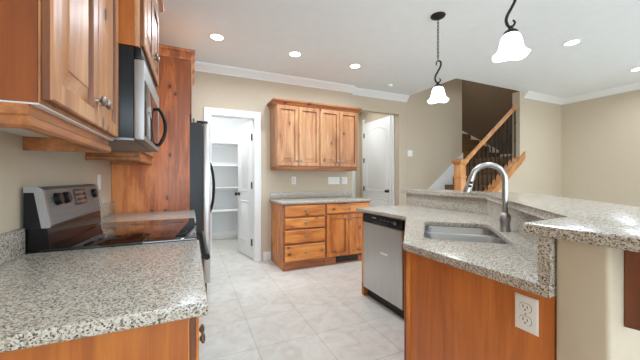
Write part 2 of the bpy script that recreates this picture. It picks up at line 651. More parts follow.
# back wall with the pantry doorway (X 0.25..0.86, to 2.085)
PX0, PX1, PZ = 0.248, 0.858, 2.085
b = MB().box(XL, PX0, YB, YB + 0.115, 0.001, ZC - 0.001).box(PX1, 2.49, YB, YB + 0.115, 0.001, ZC - 0.001).box(PX0, PX1, YB, YB + 0.115, PZ, ZC - 0.001)
struct('wall_back', b, 'wall', smooth=0)
# second back wall, a step deeper, with the cased-less hall opening, running behind the stairs
HX0, HX1, HZ = 2.50, 3.545, 2.40
b = MB().box(HX0, HX1, YW2, YW2 + 0.12, HZ, ZC - 0.001).box(HX1, 3.719, YW2, YW2 + 0.12, 0.001, ZC - 0.001).box(3.721, 5.20, YW2, YW2 + 0.12, 0.001, 4.999)
struct('wall_stair', b, 'wall', smooth=0)
# stairwell shell
b = MB().box(5.08, 5.20, YW2 + 0.121, 6.15, 0.001, 4.999)
struct('wall_stair_inner', b, 'wall', smooth=0)
b = MB().box(5.201, XR, 6.15, 6.27, 0.001, 4.999)
struct('wall_stair_far', b, 'brown_wall', smooth=0)
b = MB().box(XR, XR + 0.12, YF + 0.131, 6.27, 0.001, 4.999)
struct('wall_stair_right', b, 'brown_wall', smooth=0)
b = MB().box(3.60, 3.719, YF - 0.12, YW2 - 0.001, ZC + 0.251, 4.999).box(3.72, XR, YF - 0.12, YF - 0.001, ZC + 0.251, 4.999)
struct('wall_stair_upper', b, 'wall', smooth=0)


def zs(x):            # underside of the stair skirt on the railing side
    return 1.60 - 0.78 * (5.41 - x)


b = MB().prism_axis([(3.99, 0.001), (XR, 0.001), (XR, ZC - 0.001), (5.30, ZC - 0.001), (5.30, zs(5.30)), (3.99, zs(3.99))], 'y', YF, YF + 0.13)
struct('wall_front', b, 'wall', smooth=0)
b = MB().box(XR, XR + 0.12, YN - 0.12, YF + 0.13, 0.001, ZC - 0.001)
struct('wall_right', b, 'wall', smooth=0)
b = MB().box(XL, XR, YN - 0.12, YN, 0.001, ZC - 0.001)
struct('wall_near', b, 'wall', smooth=0)

# pantry closet
b = MB().box(-0.45, 1.35, 5.98, 6.08, 0.001, ZC - 0.001).box(-0.55, -0.45, YB + 0.117, 6.08, 0.001, ZC - 0.001).box(1.35, 1.43, YB + 0.117, 6.08, 0.001, ZC - 0.001)
struct('wall_pantry', b, 'white_wall', smooth=0)
b = MB().box(-0.449, 1.349, 5.96, 5.979, 0.001, 0.15, 0.004)
struct('baseboard_pantry', b, 'white')
for z in (1.885, 1.455, 1.04, 0.605):
    pass
ps = MB()
# hall behind the opening
b = MB().box(2.0, 3.60, 5.62, 5.72, 0.001, ZC - 0.001).box(1.9, 2.0, YB + 0.2, 5.72, 0.001, ZC - 0.001)
struct('wall_hall_end', b, 'wall', smooth=0)
b = MB().box(3.56, 3.66, YW2 + 0.122, 5.619, 0.001, ZC - 0.001)
struct('wall_hall_side', b, 'wall', smooth=0)

# windows behind the camera and on the right wall: frames around daylit panes


def window(n, Mx, wd, ht, z0):
    root = MB(Mx).box(0.05, wd - 0.05, 0.004, 0.012, z0 + 0.05, z0 + ht - 0.05).build('window_%d' % n, 'daypane', None, 0, 'structure')
    f = MB(Mx)
    for a in ((0, wd, z0, z0 + 0.06), (0, wd, z0 + ht - 0.06, z0 + ht), (0, 0.06, z0 + 0.06, z0 + ht - 0.06), (wd - 0.06, wd, z0 + 0.06, z0 + ht - 0.06), (wd / 2 - 0.03, wd / 2 + 0.03, z0 + 0.06, z0 + ht - 0.06)):
        f.box(a[0], a[1], 0.001, 0.03, a[2], a[3])
    f.build('window_frame', 'white', root)


window(1, frame((-0.45, YN, 0), (1, 0, 0), (0, 1, 0)), 2.7, 1.8, 0.55)
window(2, frame((3.25, YN, 0), (1, 0, 0), (0, 1, 0)), 2.7, 1.8, 0.55)
window(3, frame((XR, 0.55, 0), (0, -1, 0), (-1, 0, 0)), 2.3, 1.8, 0.55)

# crown mouldings
CR = [(0, ZC - 0.105), (0.012, ZC - 0.105), (0.014, ZC - 0.09), (0.03, ZC - 0.075), (0.055, ZC - 0.04), (0.075, ZC - 0.028), (0.082, ZC - 0.014), (0.085, ZC - 0.002), (0, ZC - 0.002)]
struct('trim_1', MB().sweep(CR, [(2.49, YB - 0.001), (XL + 0.64, YB - 0.001)]), 'white')
struct('trim_2', MB().sweep(CR, [(3.715, YW2 - 0.001), (2.4915, YW2 - 0.001)]), 'white')
struct('trim_3', MB().sweep(CR, [(XR - 0.001, YN + 0.01), (XR - 0.001, YF - 0.001), (5.40, YF - 0.001)]), 'white')
# baseboards
BB = [(0, 0.001), (0.014, 0.001), (0.014, 0.10), (0.006, 0.125), (0, 0.125)]
struct('baseboard_back', MB().sweep(BB, [(1.085, YB - 0.001), (0.975, YB - 0.001)]), 'white')
struct('baseboard_front', MB().sweep(BB, [(XR - 0.001, YN + 0.01), (XR - 0.001, YF - 0.001), (3.99, YF - 0.001)]), 'white')

# pantry casing and door
CAS = 0.098


def casing(n, Mx, w0, w1, h, parent=None):
    c = MB(Mx)
    pr = [(0, 0.001), (0, 0.012), (0.004, 0.016), (0.03, 0.014), (0.075, 0.019), (CAS - 0.004, 0.022), (CAS, 0.018), (CAS, 0.001)]
    c.rings([[(w0 - i, d, 0.001) for i, d in pr], [(w0 - i, d, h + i) for i, d in pr], [(w1 + i, d, h + i) for i, d in pr], [(w1 + i, d, 0.001) for i, d in pr]])
    struct('trim_%d' % n, c, 'white')


casing(4, frame((0, YB, 0), (1, 0, 0), (0, -1, 0)), PX0 + 0.016, PX1 - 0.016, PZ - 0.016)
b = MB().box(PX0 + 0.0005, PX0 + 0.018, YB + 0.001, YB + 0.114, 0.001, PZ - 0.018).box(PX1 - 0.018, PX1 - 0.0005, YB + 0.001, YB + 0.114, 0.001, PZ - 0.018).box(PX0 + 0.0005, PX1 - 0.0005, YB + 0.001, YB + 0.114, PZ - 0.018, PZ - 0.0005)
struct('trim_5', b, 'white')


def arch_pts(u0, u1, v0, v1, rise, n=12):
    pts = [(u0, v0), (u1, v0), (u1, v1)]
    for i in range(1, n):
        t = i / n
        pts.append((u1 + (u0 - u1) * t, v1 + rise * math.sin(PI * t) ** 0.8))
    pts.append((u0, v1))
    return pts


def white_door(name, Mx, wd, ht, knob_u, hinge_u, hinge_z, split=0.80):
    """two-panel arch-top interior door leaf; local u from 0 to wd, faces at y=0 (front) and -0.035."""
    root = MB(Mx).box(0, wd, -0.035, 0, 0.012, ht, 0.002).build(name, 'white', None, 35, 'structure')
    root.location = (0, 0, 0) if False else root.location
    for side in (1, -1):
        for (v0, v1, rise) in ((0.24, split, 0.0), (split + 0.14, ht - 0.24, 0.10)):
            m = 0.115
            def ins(k):
                return arch_pts(m + k, wd - m - k, v0 + k, v1 - k, rise)
            y = lambda d: (d if side > 0 else -0.035 - d)
            rr = []
            for k, d in ((0, 0.0), (0.006, 0.007), (0.016, 0.006), (0.030, 0.0015), (0.050, 0.0015), (0.062, 0.006)):
                rr.append([(p[0], y(d), p[1]) for p in ins(k)])
            MB(Mx).rings(rr, False, True).build('door_panel', 'white', root, 30)
        if knob_u is not None:
            MB(Mx).lathe([(0.032, 0), (0.032, 0.006), (0.012, 0.010), (0.012, 0.035), (0.024, 0.042), (0.029, 0.055), (0.024, 0.068), (0, 0.070)], (knob_u, 0 if side > 0 else -0.035, 0.955), (0, side, 0), 20).build('door_handle', 'bronze', root)
    for hz in hinge_z:
        h = MB(Mx)
        h.box(hinge_u - 0.02, hinge_u + 0.02, 0.0005, 0.006, hz - 0.05, hz + 0.05, 0.001)
        h.tube([(hinge_u - 0.004, 0.009, hz - 0.05), (hinge_u - 0.004, 0.009, hz + 0.05)], 0.007, 8)
        h.build('hinge', 'hinge', root)
    return root


# pantry leaf, swung into the closet from its right jamb
hx, hy = PX1 - 0.020, YB + 0.120
ex, ey = 0.714, 4.845
L = math.hypot(ex - hx, ey - hy)
u = ((ex - hx) / L, (ey - hy) / L, 0)
white_door('door_1', frame((hx, hy, 0), u, (-u[1] * 1.0, u[0] * 1.0, 0)), L, PZ - 0.03, L - 0.06, 0.012, (0.25, 1.10, 1.82), 0.86)
# hall side door in the wall facing the kitchen opening, and the one in the end wall
white_door('door_2', frame((3.557 - 0.037, 5.40, 0), (0, -1, 0), (-1, 0, 0)), 0.93, 2.42, 0.86, 0.012, (0.30, 0.98, 1.60, 2.15), 0.80)
white_door('door_3', frame((3.32, 5.617 - 0.037, 0), (-1, 0, 0), (0, -1, 0)), 0.85, 2.42, 0.79, 0.012, (0.30, 1.05, 1.85), 0.80)
b = MB().box(3.325, 3.42, 5.585, 5.617, 0.001, 2.52, 0.004)
struct('trim_6', b, 'white')
b = MB().box(3.528, 3.557, 5.405, 5.475, 0.001, 2.52, 0.004)
struct('trim_7', b, 'white')
b = MB().box(3.528, 3.557, 4.385, 4.465, 0.001, 2.52, 0.004)
struct('trim_8', b, 'white')

# pantry shelves: each board lifts off its cleats
for z, lab in ((1.885, 'topmost'), (1.455, 'second'), (1.04, 'third'), (0.605, 'lowest')):
    t = thing('pantry_shelf', '%s white shelf board in the pantry, counted from the top' % lab, 'shelf', (0.45, 5.8, z), 'white pantry shelves')
    MB().box(-0.448, 1.348, 5.62, 5.978, z - 0.022, z, 0.002).build('shelf_board', 'white', t)
    MB().box(-0.448, 1.348, 5.958, 5.978, z - 0.075, z - 0.0225, 0.002).build('cleat', 'white', t)

# ================================================================== LEFT RUN
CX = 0.04          # counter front edge
# --- near base cabinet
FX = -0.002


def base_left(label, y0, y1, end_mat):
    t = thing('base_cabinet', label, 'cabinet', ((XL + FX) / 2, (y0 + y1) / 2, 0))
    c = MB().box(XL + 0.002, FX - 0.004, y0, y1, 0.10, 0.864).box(XL + 0.002, FX - 0.07, y0, y1, 0.002, 0.0995)
    c.build('body', end_mat, t)
    MB().box(FX - 0.0035, FX, y0, y1, 0.10, 0.864).build('face_frame', 'red_z', t)
    Mx = frame((FX, y0, 0), (0, 1, 0), (1, 0, 0))
    wdt = y1 - y0
    h = wdt / 2
    drawer(t, Mx, 0.012, wdt - 0.012, 0.715, 0.85, 'red_y')
    cab_door(t, Mx, 0.012, h - 0.002, 0.125, 0.700, 'red_z', h - 0.035, 0.62)
    cab_door(t, Mx, h + 0.002, wdt - 0.012, 0.125, 0.700, 'red_z', h + 0.035, 0.62)
    return t


base_left('stained alder base cabinet under the near left granite counter, plain orange end showing', 0.785, 1.540, 'end_z')
base_left('stained alder base cabinet between the range and the tall wood panel', 2.336, 3.020, 'red_z')


def counter_left(label, y0, y1):
    t = thing('countertop', label, 'countertop', ((XL + CX) / 2, (y0 + y1) / 2, 0.865))
    MB().prism([(XL + 0.002, y0), (CX, y0), (CX, y1), (XL + 0.002, y1)], 0.865, CTOP, 0.009).build('slab', 'granite', t)
    MB().box(XL + 0.002, XL + 0.024, y0, y1, CTOP + 0.0005, CTOP + 0.102, 0.002).build('backsplash', 'granite', t)
    return t


counter_left('large speckled granite countertop in the lower left foreground', 0.752, 1.543)
counter_left('short granite countertop between the range and the tall wood panel', 2.333, 3.026)

# --- range
RY0, RY1 = 1.548, 2.328
t = thing('range', 'black and stainless electric range with glass cooktop between two granite counters', 'stove', (-0.3, (RY0 + RY1) / 2, 0))
MB().box(XL + 0.012, 0.0, RY0, RY1, 0.03, 0.885, 0.004).box(XL + 0.03, -0.04, RY0 + 0.02, RY1 - 0.02, 0.001, 0.0299).build('body', 'black', t)
ct = MB().box(-0.571, 0.028, RY0 + 0.001, RY1 - 0.001, 0.8855, 0.910, 0.004).build('cooktop', 'glass_black', t)
for (cx, cy, rr) in ((-0.12, RY0 + 0.2, 0.105), (-0.12, RY1 - 0.2, 0.085), (-0.36, RY0 + 0.2, 0.078), (-0.36, RY1 - 0.2, 0.105)):
    r = MB()
    for k in (rr, rr * 0.62):
        r.rings([[(cx + q * math.cos(a), cy + q * math.sin(a), z) for a in [2 * PI * i / 40 for i in range(40)]] for q, z in ((k - 0.0018, 0.9103), (k - 0.0018, 0.9106), (k, 0.9106), (k, 0.9103))], False, False)
    r.build('burner', 'ring', ct)
# lower glossy riser, then the brushed control panel with its end caps
MB().prism_axis([(-0.618, 0.8855), (-0.5715, 0.8855), (-0.5715, 0.9105), (-0.537, 0.9105), (-0.539, 0.955), (-0.543, 0.996), (-0.618, 0.996)], 'y', RY0 + 0.006, RY1 - 0.006).build('riser', 'gloss_black', t)
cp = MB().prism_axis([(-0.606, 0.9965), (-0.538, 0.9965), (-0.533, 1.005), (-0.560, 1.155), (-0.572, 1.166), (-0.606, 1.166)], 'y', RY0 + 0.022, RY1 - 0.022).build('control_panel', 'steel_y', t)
for yy in ((RY0 + 0.003, RY0 + 0.0215), (RY1 - 0.0215, RY1 - 0.003)):
    MB().prism_axis([(-0.560, 0.9965), (-0.534, 0.9965), (-0.529, 1.006), (-0.556, 1.157), (-0.572, 1.170), (-0.616, 1.170), (-0.616, 1.145), (-0.584, 1.145)], 'y', *yy).build('end_cap', 'steel_m', t)
    MB().prism_axis([(-0.616, 0.9965), (-0.5605, 0.9965), (-0.5845, 1.1445), (-0.616, 1.1445)], 'y', yy[0] + 0.002, yy[1] - 0.002).build('end_plate', 'black', t)
TL = math.atan2(0.027, 0.150)
nx, nz = math.cos(TL), math.sin(TL)


def cpx(z):
    return -0.533 - (z - 1.005) / 0.150 * 0.027


for yy in (RY0 + 0.125, RY0 + 0.222, RY0 + 0.655):
    z = 1.110
    k = MB().lathe([(0.029, 0.0005), (0.029, 0.004), (0.0265, 0.006), (0.0265, 0.017), (0.022, 0.021), (0, 0.021)], (cpx(z), yy, z), (nx, 0, nz), 22)
    k.build('control_knob', 'black', t)
Mx = Matrix.Translation((cpx(1.104), RY0 + 0.425, 1.104)) @ Matrix.Rotation(-TL, 4, 'Y')
dsp = MB(Mx).box(0.0008, 0.004, -0.085, 0.085, -0.042, 0.042, 0.001).build('display', 'display', t)
for i in range(5):
    for j in range(3):
        MB(Mx).box(0.0041, 0.0052, -0.072 + i * 0.03, -0.052 + i * 0.03, -0.032 + j * 0.026, -0.020 + j * 0.026).build('control_button', 'pewter', dsp)
od = MB().box(0.0008, 0.036, RY0 + 0.004, RY1 - 0.004, 0.235, 0.835, 0.006).build('oven_door', 'black', t)
MB().box(0.0362, 0.038, RY0 + 0.10, RY1 - 0.10, 0.34, 0.68).build('oven_window', 'glass_black', od)
hd = MB().tube([(0.078, RY0 + 0.03, 0.80), (0.078, RY1 - 0.03, 0.80)], 0.0155, 14)
for yy in (RY0 + 0.055, RY1 - 0.055):
    hd.tube([(0.0365, yy, 0.80), (0.072, yy, 0.80)], 0.012, 10)
hd.build('handle', 'black', od)
MB().box(0.0008, 0.030, RY0 + 0.004, RY1 - 0.004, 0.06, 0.228, 0.005).build('storage_drawer', 'steel_y', t)
MB().box(0.0008, 0.026, RY0 + 0.002, RY1 - 0.002, 0.842, 0.884, 0.004).build('front_trim', 'black', t)

# --- near wall cabinet
UX = -0.320      # face of the face frame
UTOP = 2.36


def light_rail(t, x1, y0, y1, zt, ends=True):
    pr = [(-0.019, zt - 0.056), (0.002, zt - 0.056), (0.008, zt - 0.050), (0.008, zt - 0.030), (0.0, zt - 0.024), (0.0, zt), (-0.019, zt)]
    MB().sweep(pr, [(XL + 0.003, y1 - 0.002), (x1, y1 - 0.002), (x1, y0 + 0.002), (XL + 0.003, y0 + 0.002)]).build('light_rail', 'wood_y', t)


CRW = [(0.0, 0), (0.005, 0.0), (0.008, 0.016), (0.016, 0.024), (0.022, 0.040), (0.038, 0.058), (0.046, 0.062), (0.048, 0.068), (0.048, 0.084), (0, 0.084)]


def crown_cab(t, path, z, mat='wood_y'):
    MB().sweep([(o, z + h) for o, h in CRW], path).build('crown_moulding', mat, t)


UY0, UY1 = 0.880, 1.598
t = thing('upper_cabinet', 'alder wall cabinet with two raised-panel doors, nearest the camera at upper left', 'cabinet', (-0.46, (UY0 + UY1) / 2, 1.36), 'left wall cabinets')
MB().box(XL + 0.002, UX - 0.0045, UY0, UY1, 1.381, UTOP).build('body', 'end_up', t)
MB().box(UX - 0.004, UX, UY0 + 0.001, UY1, 1.381, UTOP).build('face_frame', 'wood_z', t)
MB().box(XL + 0.004, UX - 0.004, UY0 + 0.004, UY1 - 0.004, 1.3765, 1.3805).build('underside', 'melamine', t)
Mx = frame((UX, UY0, 0), (0, 1, 0), (1, 0, 0))
wdt = UY1 - UY0
mid = 0.378
cab_door(t, Mx, 0.006, mid - 0.002, 1.390, UTOP - 0.03, 'wood_z', mid - 0.030, 1.475)
cab_door(t, Mx, mid + 0.002, wdt - 0.022, 1.390, UTOP - 0.03, 'wood_z', mid + 0.030, 1.475)
light_rail(t, UX - 0.022, UY0, UY1, 1.376)
crown_cab(t, [(UX + 0.001, UY1 - 0.001), (UX + 0.001, UY0 - 0.003), (XL + 0.004, UY0 - 0.003)][::1], UTOP + 0.001)

# --- microwave and the cabinet over it
MY0, MY1, MXF = 1.608, 2.335, -0.202
t = thing('upper_cabinet', 'short alder wall cabinet above the over-range microwave', 'cabinet', (-0.4, (MY0 + MY1) / 2, 1.80), 'left wall cabinets')
OX = MXF - 0.021
MB().box(XL + 0.002, OX - 0.0205, MY0 - 0.002, MY1 + 0.002, 1.836, UTOP).build('body', 'end_z', t)
MB().box(OX - 0.020, OX, MY0 - 0.003, MY1 + 0.003, 1.836, UTOP, 0.001).build('face_frame', 'wood_z', t)
Mx = frame((OX, MY0, 0), (0, 1, 0), (1, 0, 0))
wdt = MY1 - MY0
mid = wdt / 2
cab_door(t, Mx, 0.022, mid - 0.002, 1.850, UTOP - 0.03, 'wood_z', mid - 0.03, 1.93)
cab_door(t, Mx, mid + 0.002, wdt - 0.022, 1.850, UTOP - 0.03, 'wood_z', mid + 0.03, 1.93)
crown_cab(t, [(XL + 0.004, MY1 + 0.004), (OX + 0.001, MY1 + 0.004), (OX + 0.001, MY0 - 0.004), (UX + 0.075, MY0 - 0.004)], UTOP + 0.001)

t = thing('microwave', 'stainless and black over-the-range microwave with a curved handle', 'microwave', (-0.4, (MY0 + MY1) / 2, 1.378))
BXF = MXF - 0.042
MB().box(XL + 0.003, BXF - 0.001, MY0, MY1, 1.398, 1.832, 0.003).build('body', 'black', t)
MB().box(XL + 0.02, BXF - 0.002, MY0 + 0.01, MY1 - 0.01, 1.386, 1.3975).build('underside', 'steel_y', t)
dr = MB().box(BXF, MXF, MY0 + 0.001, MY1 - 0.12, 1.390, 1.775, 0.003).build('door', 'steel_m', t)
MB().box(MXF + 0.0005, MXF + 0.003, MY0 + 0.010, MY1 - 0.125, 1.412, 1.680, 0.001).build('door_window', 'mirror_glass', dr)
hz = [(MXF + 0.004 + 0.046 * math.sin(PI * i / 16) ** 0.7, MY1 - 0.15, 1.42 + 0.25 * i / 16) for i in range(17)]
MB().tube(hz, 0.011, 10).build('handle', 'black', dr)
MB().box(BXF, MXF, MY1 - 0.117, MY1 - 0.001, 1.390, 1.775, 0.003).build('control_panel', 'steel_m', t)
MB().box(BXF, MXF - 0.012, MY0 + 0.001, MY1 - 0.001, 1.778, 1.832, 0.003).build('vent_grille', 'black', t)

# --- wall cabinet beyond the microwave
VY0, VY1 = MY1 + 0.012, 3.022
t = thing('upper_cabinet', 'alder wall cabinet between the microwave and the tall panel, mostly hidden', 'cabinet', (-0.46, (VY0 + VY1) / 2, 1.36), 'left wall cabinets')
MB().box(XL + 0.002, UX - 0.0205, VY0, VY1, 1.381, UTOP).build('body', 'end_z', t)
MB().box(UX - 0.020, UX, VY0, VY1, 1.381, UTOP, 0.001).build('face_frame', 'wood_z', t)
Mx = frame((UX, VY0, 0), (0, 1, 0), (1, 0, 0))
wdt = VY1 - VY0
cab_door(t, Mx, 0.02, wdt / 2 - 0.002, 1.39, UTOP - 0.03, 'wood_z', wdt / 2 - 0.03, 1.455)
cab_door(t, Mx, wdt / 2 + 0.002, wdt - 0.02, 1.39, UTOP - 0.03, 'wood_z', wdt / 2 + 0.03, 1.455)
light_rail(t, UX - 0.004, VY0, VY1, 1.3805)

# --- tall refrigerator surround
TY = 3.03
TX = -0.005
TTOP = 2.43
t = thing('refrigerator_cabinet', 'tall knotty alder side panel and crown enclosing the refrigerator', 'cabinet', (-0.3, 3.4, 0))
MB().box(XL + 0.002, TX, TY, TY + 0.022, 0.002, TTOP, 0.001).build('side_panel', 'panel_z', t)
MB().box(XL + 0.002, TX, 3.985, 4.007, 0.002, TTOP, 0.001).build('side_panel', 'panel_z', t)
MB().box(XL + 0.002, TX - 0.002, TY + 0.0225, 3.9845, 1.82, TTOP).build('body', 'wood_z', t)
Mx = frame((TX - 0.002, TY + 0.02, 0), (0, 1, 0), (1, 0, 0))
cab_door(t, Mx, 0.02, 0.455, 1.83, TTOP - 0.02, 'wood_z', 0.425, 1.86)
cab_door(t, Mx, 0.459, 0.885, 1.83, TTOP - 0.02, 'wood_z', 0.49, 1.86)
crown_cab(t, [(TX + 0.001, 4.008), (TX + 0.001, TY - 0.001), (UX + 0.05, TY - 0.001)], TTOP - 0.085, 'panel_z')

# --- refrigerator
FY0, FY1 = 3.07, 3.965
t = thing('refrigerator', 'stainless front refrigerator with black textured side beside the tall panel', 'refrigerator', (-0.2, 3.43, 0))
MB().box(XL + 0.03, 0.108, FY0, FY1, 0.03, 1.757, 0.004).box(XL + 0.06, 0.06, FY0 + 0.02, FY1 - 0.02, 0.001, 0.0299).build('body', 'black_tex', t)
fm = (FY0 + FY1) / 2
for y0, y1, hy_ in ((FY0, fm - 0.003, fm - 0.045), (fm + 0.003, FY1, fm + 0.045)):
    d = MB().box(0.118, 0.184, y0, y1, 0.155, 1.752, 0.008).build('door', 'steel_z', t)
    pts = [(0.186 + 0.062 * math.sin(PI * i / 20) ** 0.55, hy_, 0.80 + 0.60 * i / 20) for i in range(21)]
    MB().tube(pts, 0.012, 10).build('handle', 'black', d)
    MB().box(0.06, 0.16, y0 + 0.02 if y0 == FY0 else y1 - 0.10, y0 + 0.10 if y0 == FY0 else y1 - 0.02, 1.7575, 1.779, 0.004).build('hinge_cover', 'black', d)
MB().box(0.1085, 0.1175, FY0 + 0.006, FY1 - 0.006, 0.16, 1.73).build('gasket', 'slot', t)
MB().box(0.1085, 0.150, FY0 + 0.01, FY1 - 0.01, 0.035, 0.145, 0.004).build('grille', 'black', t)

# ================================================================== BACK WALL CABINETS
WX0, WX1, WY = 1.075, 2.395, 3.845
t = thing('upper_cabinet', 'four-door knotty alder wall cabinet with crown on the back wall', 'cabinet', ((WX0 + WX1) / 2, 4.0, 1.36))
MB().box(WX0 + 0.001, WX1 - 0.001, WY + 0.0205, YB - 0.002, 1.375, 2.24).build('body', 'wood_z', t)
MB().box(WX0, WX1, WY, WY + 0.020, 1.375, 2.24, 0.001).build('face_frame', 'wood_z', t)
Mx = frame((WX0, WY, 0), (1, 0, 0), (0, -1, 0))
ww = WX1 - WX0
e = [0.012, ww * 0.25 - 0.002, ww * 0.25 + 0.002, ww * 0.5 - 0.004, ww * 0.5 + 0.004, ww * 0.75 - 0.002, ww * 0.75 + 0.002, ww - 0.012]
for i in range(4):
    u0, u1 = e[2 * i], e[2 * i + 1]
    cab_door(t, Mx, u0, u1, 1.382, 2.225, 'wood_z', (u1 - 0.030) if i % 2 == 0 else (u0 + 0.030), 1.455)
crown_cab(t, [(WX1 + 0.001, YB - 0.003), (WX1 + 0.001, WY - 0.001), (WX0 - 0.001, WY - 0.001), (WX0 - 0.001, YB - 0.003)], 2.215, 'trim_x')
MB().sweep([(-0.019, 1.325), (0.002, 1.325), (0.006, 1.332), (0.006, 1.345), (0, 1.352), (0, 1.3745), (-0.019, 1.3745)], [(WX1 - 0.012, YB - 0.003), (WX1 - 0.012, WY + 0.012), (WX0 + 0.012, WY + 0.012), (WX0 + 0.012, YB - 0.003)]).build('light_rail', 'trim_x', t)

BX0, BXM, BX1, BY = 1.090, 1.690, 2.430, 3.565
t = thing('base_cabinet', 'four-drawer stained alder base cabinet against the back wall', 'cabinet', ((BX0 + BXM) / 2, 3.86, 0), 'base cabinets on the back wall')
MB().box(BX0, BXM - 0.001, BY + 0.0205, YB - 0.016, 0.002, 0.864).build('body', 'red_z', t)
MB().box(BX0, BXM - 0.001, BY, BY + 0.020, 0.002, 0.864, 0.001).build('face_frame', 'trim_x', t)
Mx = frame((BX0, BY, 0), (1, 0, 0), (0, -1, 0))
for v0, v1 in ((0.702, 0.848), (0.545, 0.682), (0.350, 0.527), (0.115, 0.332)):
    drawer(t, Mx, 0.018, BXM - BX0 - 0.006, v0, v1, 'wred')if False else drawer(t, Mx, 0.018, BXM - BX0 - 0.006, v0, v1, 'red_x')
t = thing('base_cabinet', 'stained alder base cabinet with one drawer over two doors, at the hall opening', 'cabinet', ((BX1 + BXM) / 2, 3.86, 0), 'base cabinets on the back wall')
MB().box(BXM + 0.001, BX1, BY + 0.0205, YB - 0.016, 0.002, 0.864).build('body', 'red_z', t)
MB().box(BXM + 0.001, BX1, BY, BY + 0.020, 0.002, 0.864, 0.001).build('face_frame', 'trim_x', t)
Mx = frame((BXM, BY, 0), (1, 0, 0), (0, -1, 0))
ww = BX1 - BXM
drawer(t, Mx, 0.020, ww - 0.015, 0.715, 0.85, 'red_x')
cab_door(t, Mx, 0.020, ww / 2 - 0.002, 0.115, 0.695, 'red_z', ww / 2 - 0.032, 0.63)
cab_door(t, Mx, ww / 2 + 0.002, ww - 0.015, 0.115, 0.695, 'red_z', ww / 2 + 0.032, 0.63)
v = MB(Mx).box(0.17, 0.53, 0.001, 0.007, 0.022, 0.100, 0.002).build('toe_vent', 'bronze', t)
sl = MB(Mx)
for i in range(2):
    for j in range(4):
        sl.box(0.185 + i * 0.175, 0.340 + i * 0.175, 0.0072, 0.0085, 0.031 + j * 0.016, 0.040 + j * 0.016)
sl.build('vent_slot', 'slot', v)
t = thing('countertop', 'granite countertop with short backsplash on the back wall cabinets', 'countertop', (1.75, 3.86, 0.865))
MB().prism([(BX0 - 0.025, BY - 0.035), (BX1 + 0.02, BY - 0.035), (BX1 + 0.02, YB - 0.002), (BX0 - 0.025, YB - 0.002)], 0.865, CTOP, 0.009).build('slab', 'granite', t)
MB().box(BX0 - 0.012, 2.47, YB - 0.024, YB - 0.002, CTOP + 0.0005, CTOP + 0.102, 0.002).build('backsplash', 'granite', t)

# ================================================================== PENINSULA
PXF = 1.61
# end panel and dishwasher
t = thing('dishwasher', 'stainless dishwasher with black control strip at the end of the peninsula', 'dishwasher', (1.9, 2.18, 0))
DY0, DY1 = 1.882, 2.484
MB().box(PXF + 0.03, 2.20, DY0, DY1, 0.10, 0.855).box(PXF + 0.085, 2.20, DY0, DY1, 0.002, 0.0995).build('body', 'black', t)
Mx = frame((PXF + 0.029, DY1, 0), (0, -1, 0), (-1, 0, 0))
wd = DY1 - DY0
MB(Mx).panel(0.002, wd - 0.002, 0.100, 0.769, [(0, 0), (0, 0.018), (0.004, 0.028), (0.012, 0.031), (0.02, 0.031)]).build('door', 'steel_z', t, 40)
cp = MB(Mx).rings([[(0.002, 0, 0.773), (wd - 0.002, 0, 0.773), (wd - 0.002, 0, 0.853), (0.002, 0, 0.853)], [(0.002, 0.034, 0.773), (wd - 0.002, 0.034, 0.773), (wd - 0.002, 0.024, 0.853), (0.002, 0.024, 0.853)]]).build('control_panel', 'black', t, 20)
MB(Mx).box(wd * 0.30, wd * 0.72, 0.0335, 0.037, 0.777, 0.795, 0.001).build('handle', 'slot', cp)
for i in range(5):
    MB(Mx).box(0.29 + i * 0.055, 0.315 + i * 0.055, 0.0295, 0.0335, 0.815, 0.822).build('control_button', 'pewter', cp)
MB(Mx).lathe([(0.018, 0.0), (0.016, 0.012), (0, 0.013)], (wd - 0.09, 0.0275, 0.815), (0, 1, 0), 18).build('control_knob', 'pewter', cp)
MB(Mx).box(0.165, 0.225, 0.028, 0.0325, 0.822, 0.829).build('maker_mark', 'plastic', cp)
st = MB(Mx).box(0.30, 0.40, 0.0312, 0.0318, 0.505, 0.523)
st = st.build('sticker', 'plastic', t)

t = thing('end_panel', 'narrow stained alder panel closing the far end of the peninsula by the dishwasher', 'panel', (1.9, 2.5, 0))
MB().box(PXF + 0.012, 2.28, 2.489, 2.525, 0.002, 0.862, 0.001).build('panel_board', 'red_z', t)
MB().box(PXF + 0.06, PXF + 0.084, DY0, 2.4885, 0.002, 0.095).build('toe_kick', 'slot', t)

# sink base: diagonal corner cabinet whose long flat side faces the near aisle
SB = [(PXF + 0.012, 1.874), (PXF + 0.012, 1.80), (0.972, 1.095), (0.955, 1.078), (0.955, 0.470), (1.12, 0.470), (2.24, 1.62), (2.24, 1.874)]
t = thing('sink_base_cabinet', 'stained knotty alder corner cabinet under the sink, wide plain side with outlet', 'cabinet', (1.5, 1.2, 0))


def skin(mb, poly, z0, z1):
    """open-topped cabinet walls so that the sink bowls hang inside."""
    n = len(poly)
    c = Vector((sum(p[0] for p in poly) / n, sum(p[1] for p in poly) / n))
    pts = [Vector(p) for p in poly]
    inner = []
    area2 = sum(pts[i].x * pts[(i + 1) % n].y - pts[(i + 1) % n].x * pts[i].y for i in range(n))
    s = 1 if area2 > 0 else -1
    for i in range(n):
        d0 = (pts[i] - pts[i - 1]).normalized()
        d1 = (pts[(i + 1) % n] - pts[i]).normalized()
        n0, n1 = Vector((-d0.y, d0.x)) * s, Vector((-d1.y, d1.x)) * s
        m = n0 + n1
        m = m / max(m.dot(n0), 0.2)
        inner.append(pts[i] + m * 0.018)
    mb.rings([[(p.x, p.y, z0) for p in inner], [(p.x, p.y, z1) for p in inner], [(p.x, p.y, z1) for p in pts], [(p.x, p.y, z0) for p in pts], [(p.x, p.y, z0) for p in inner]], False, False)


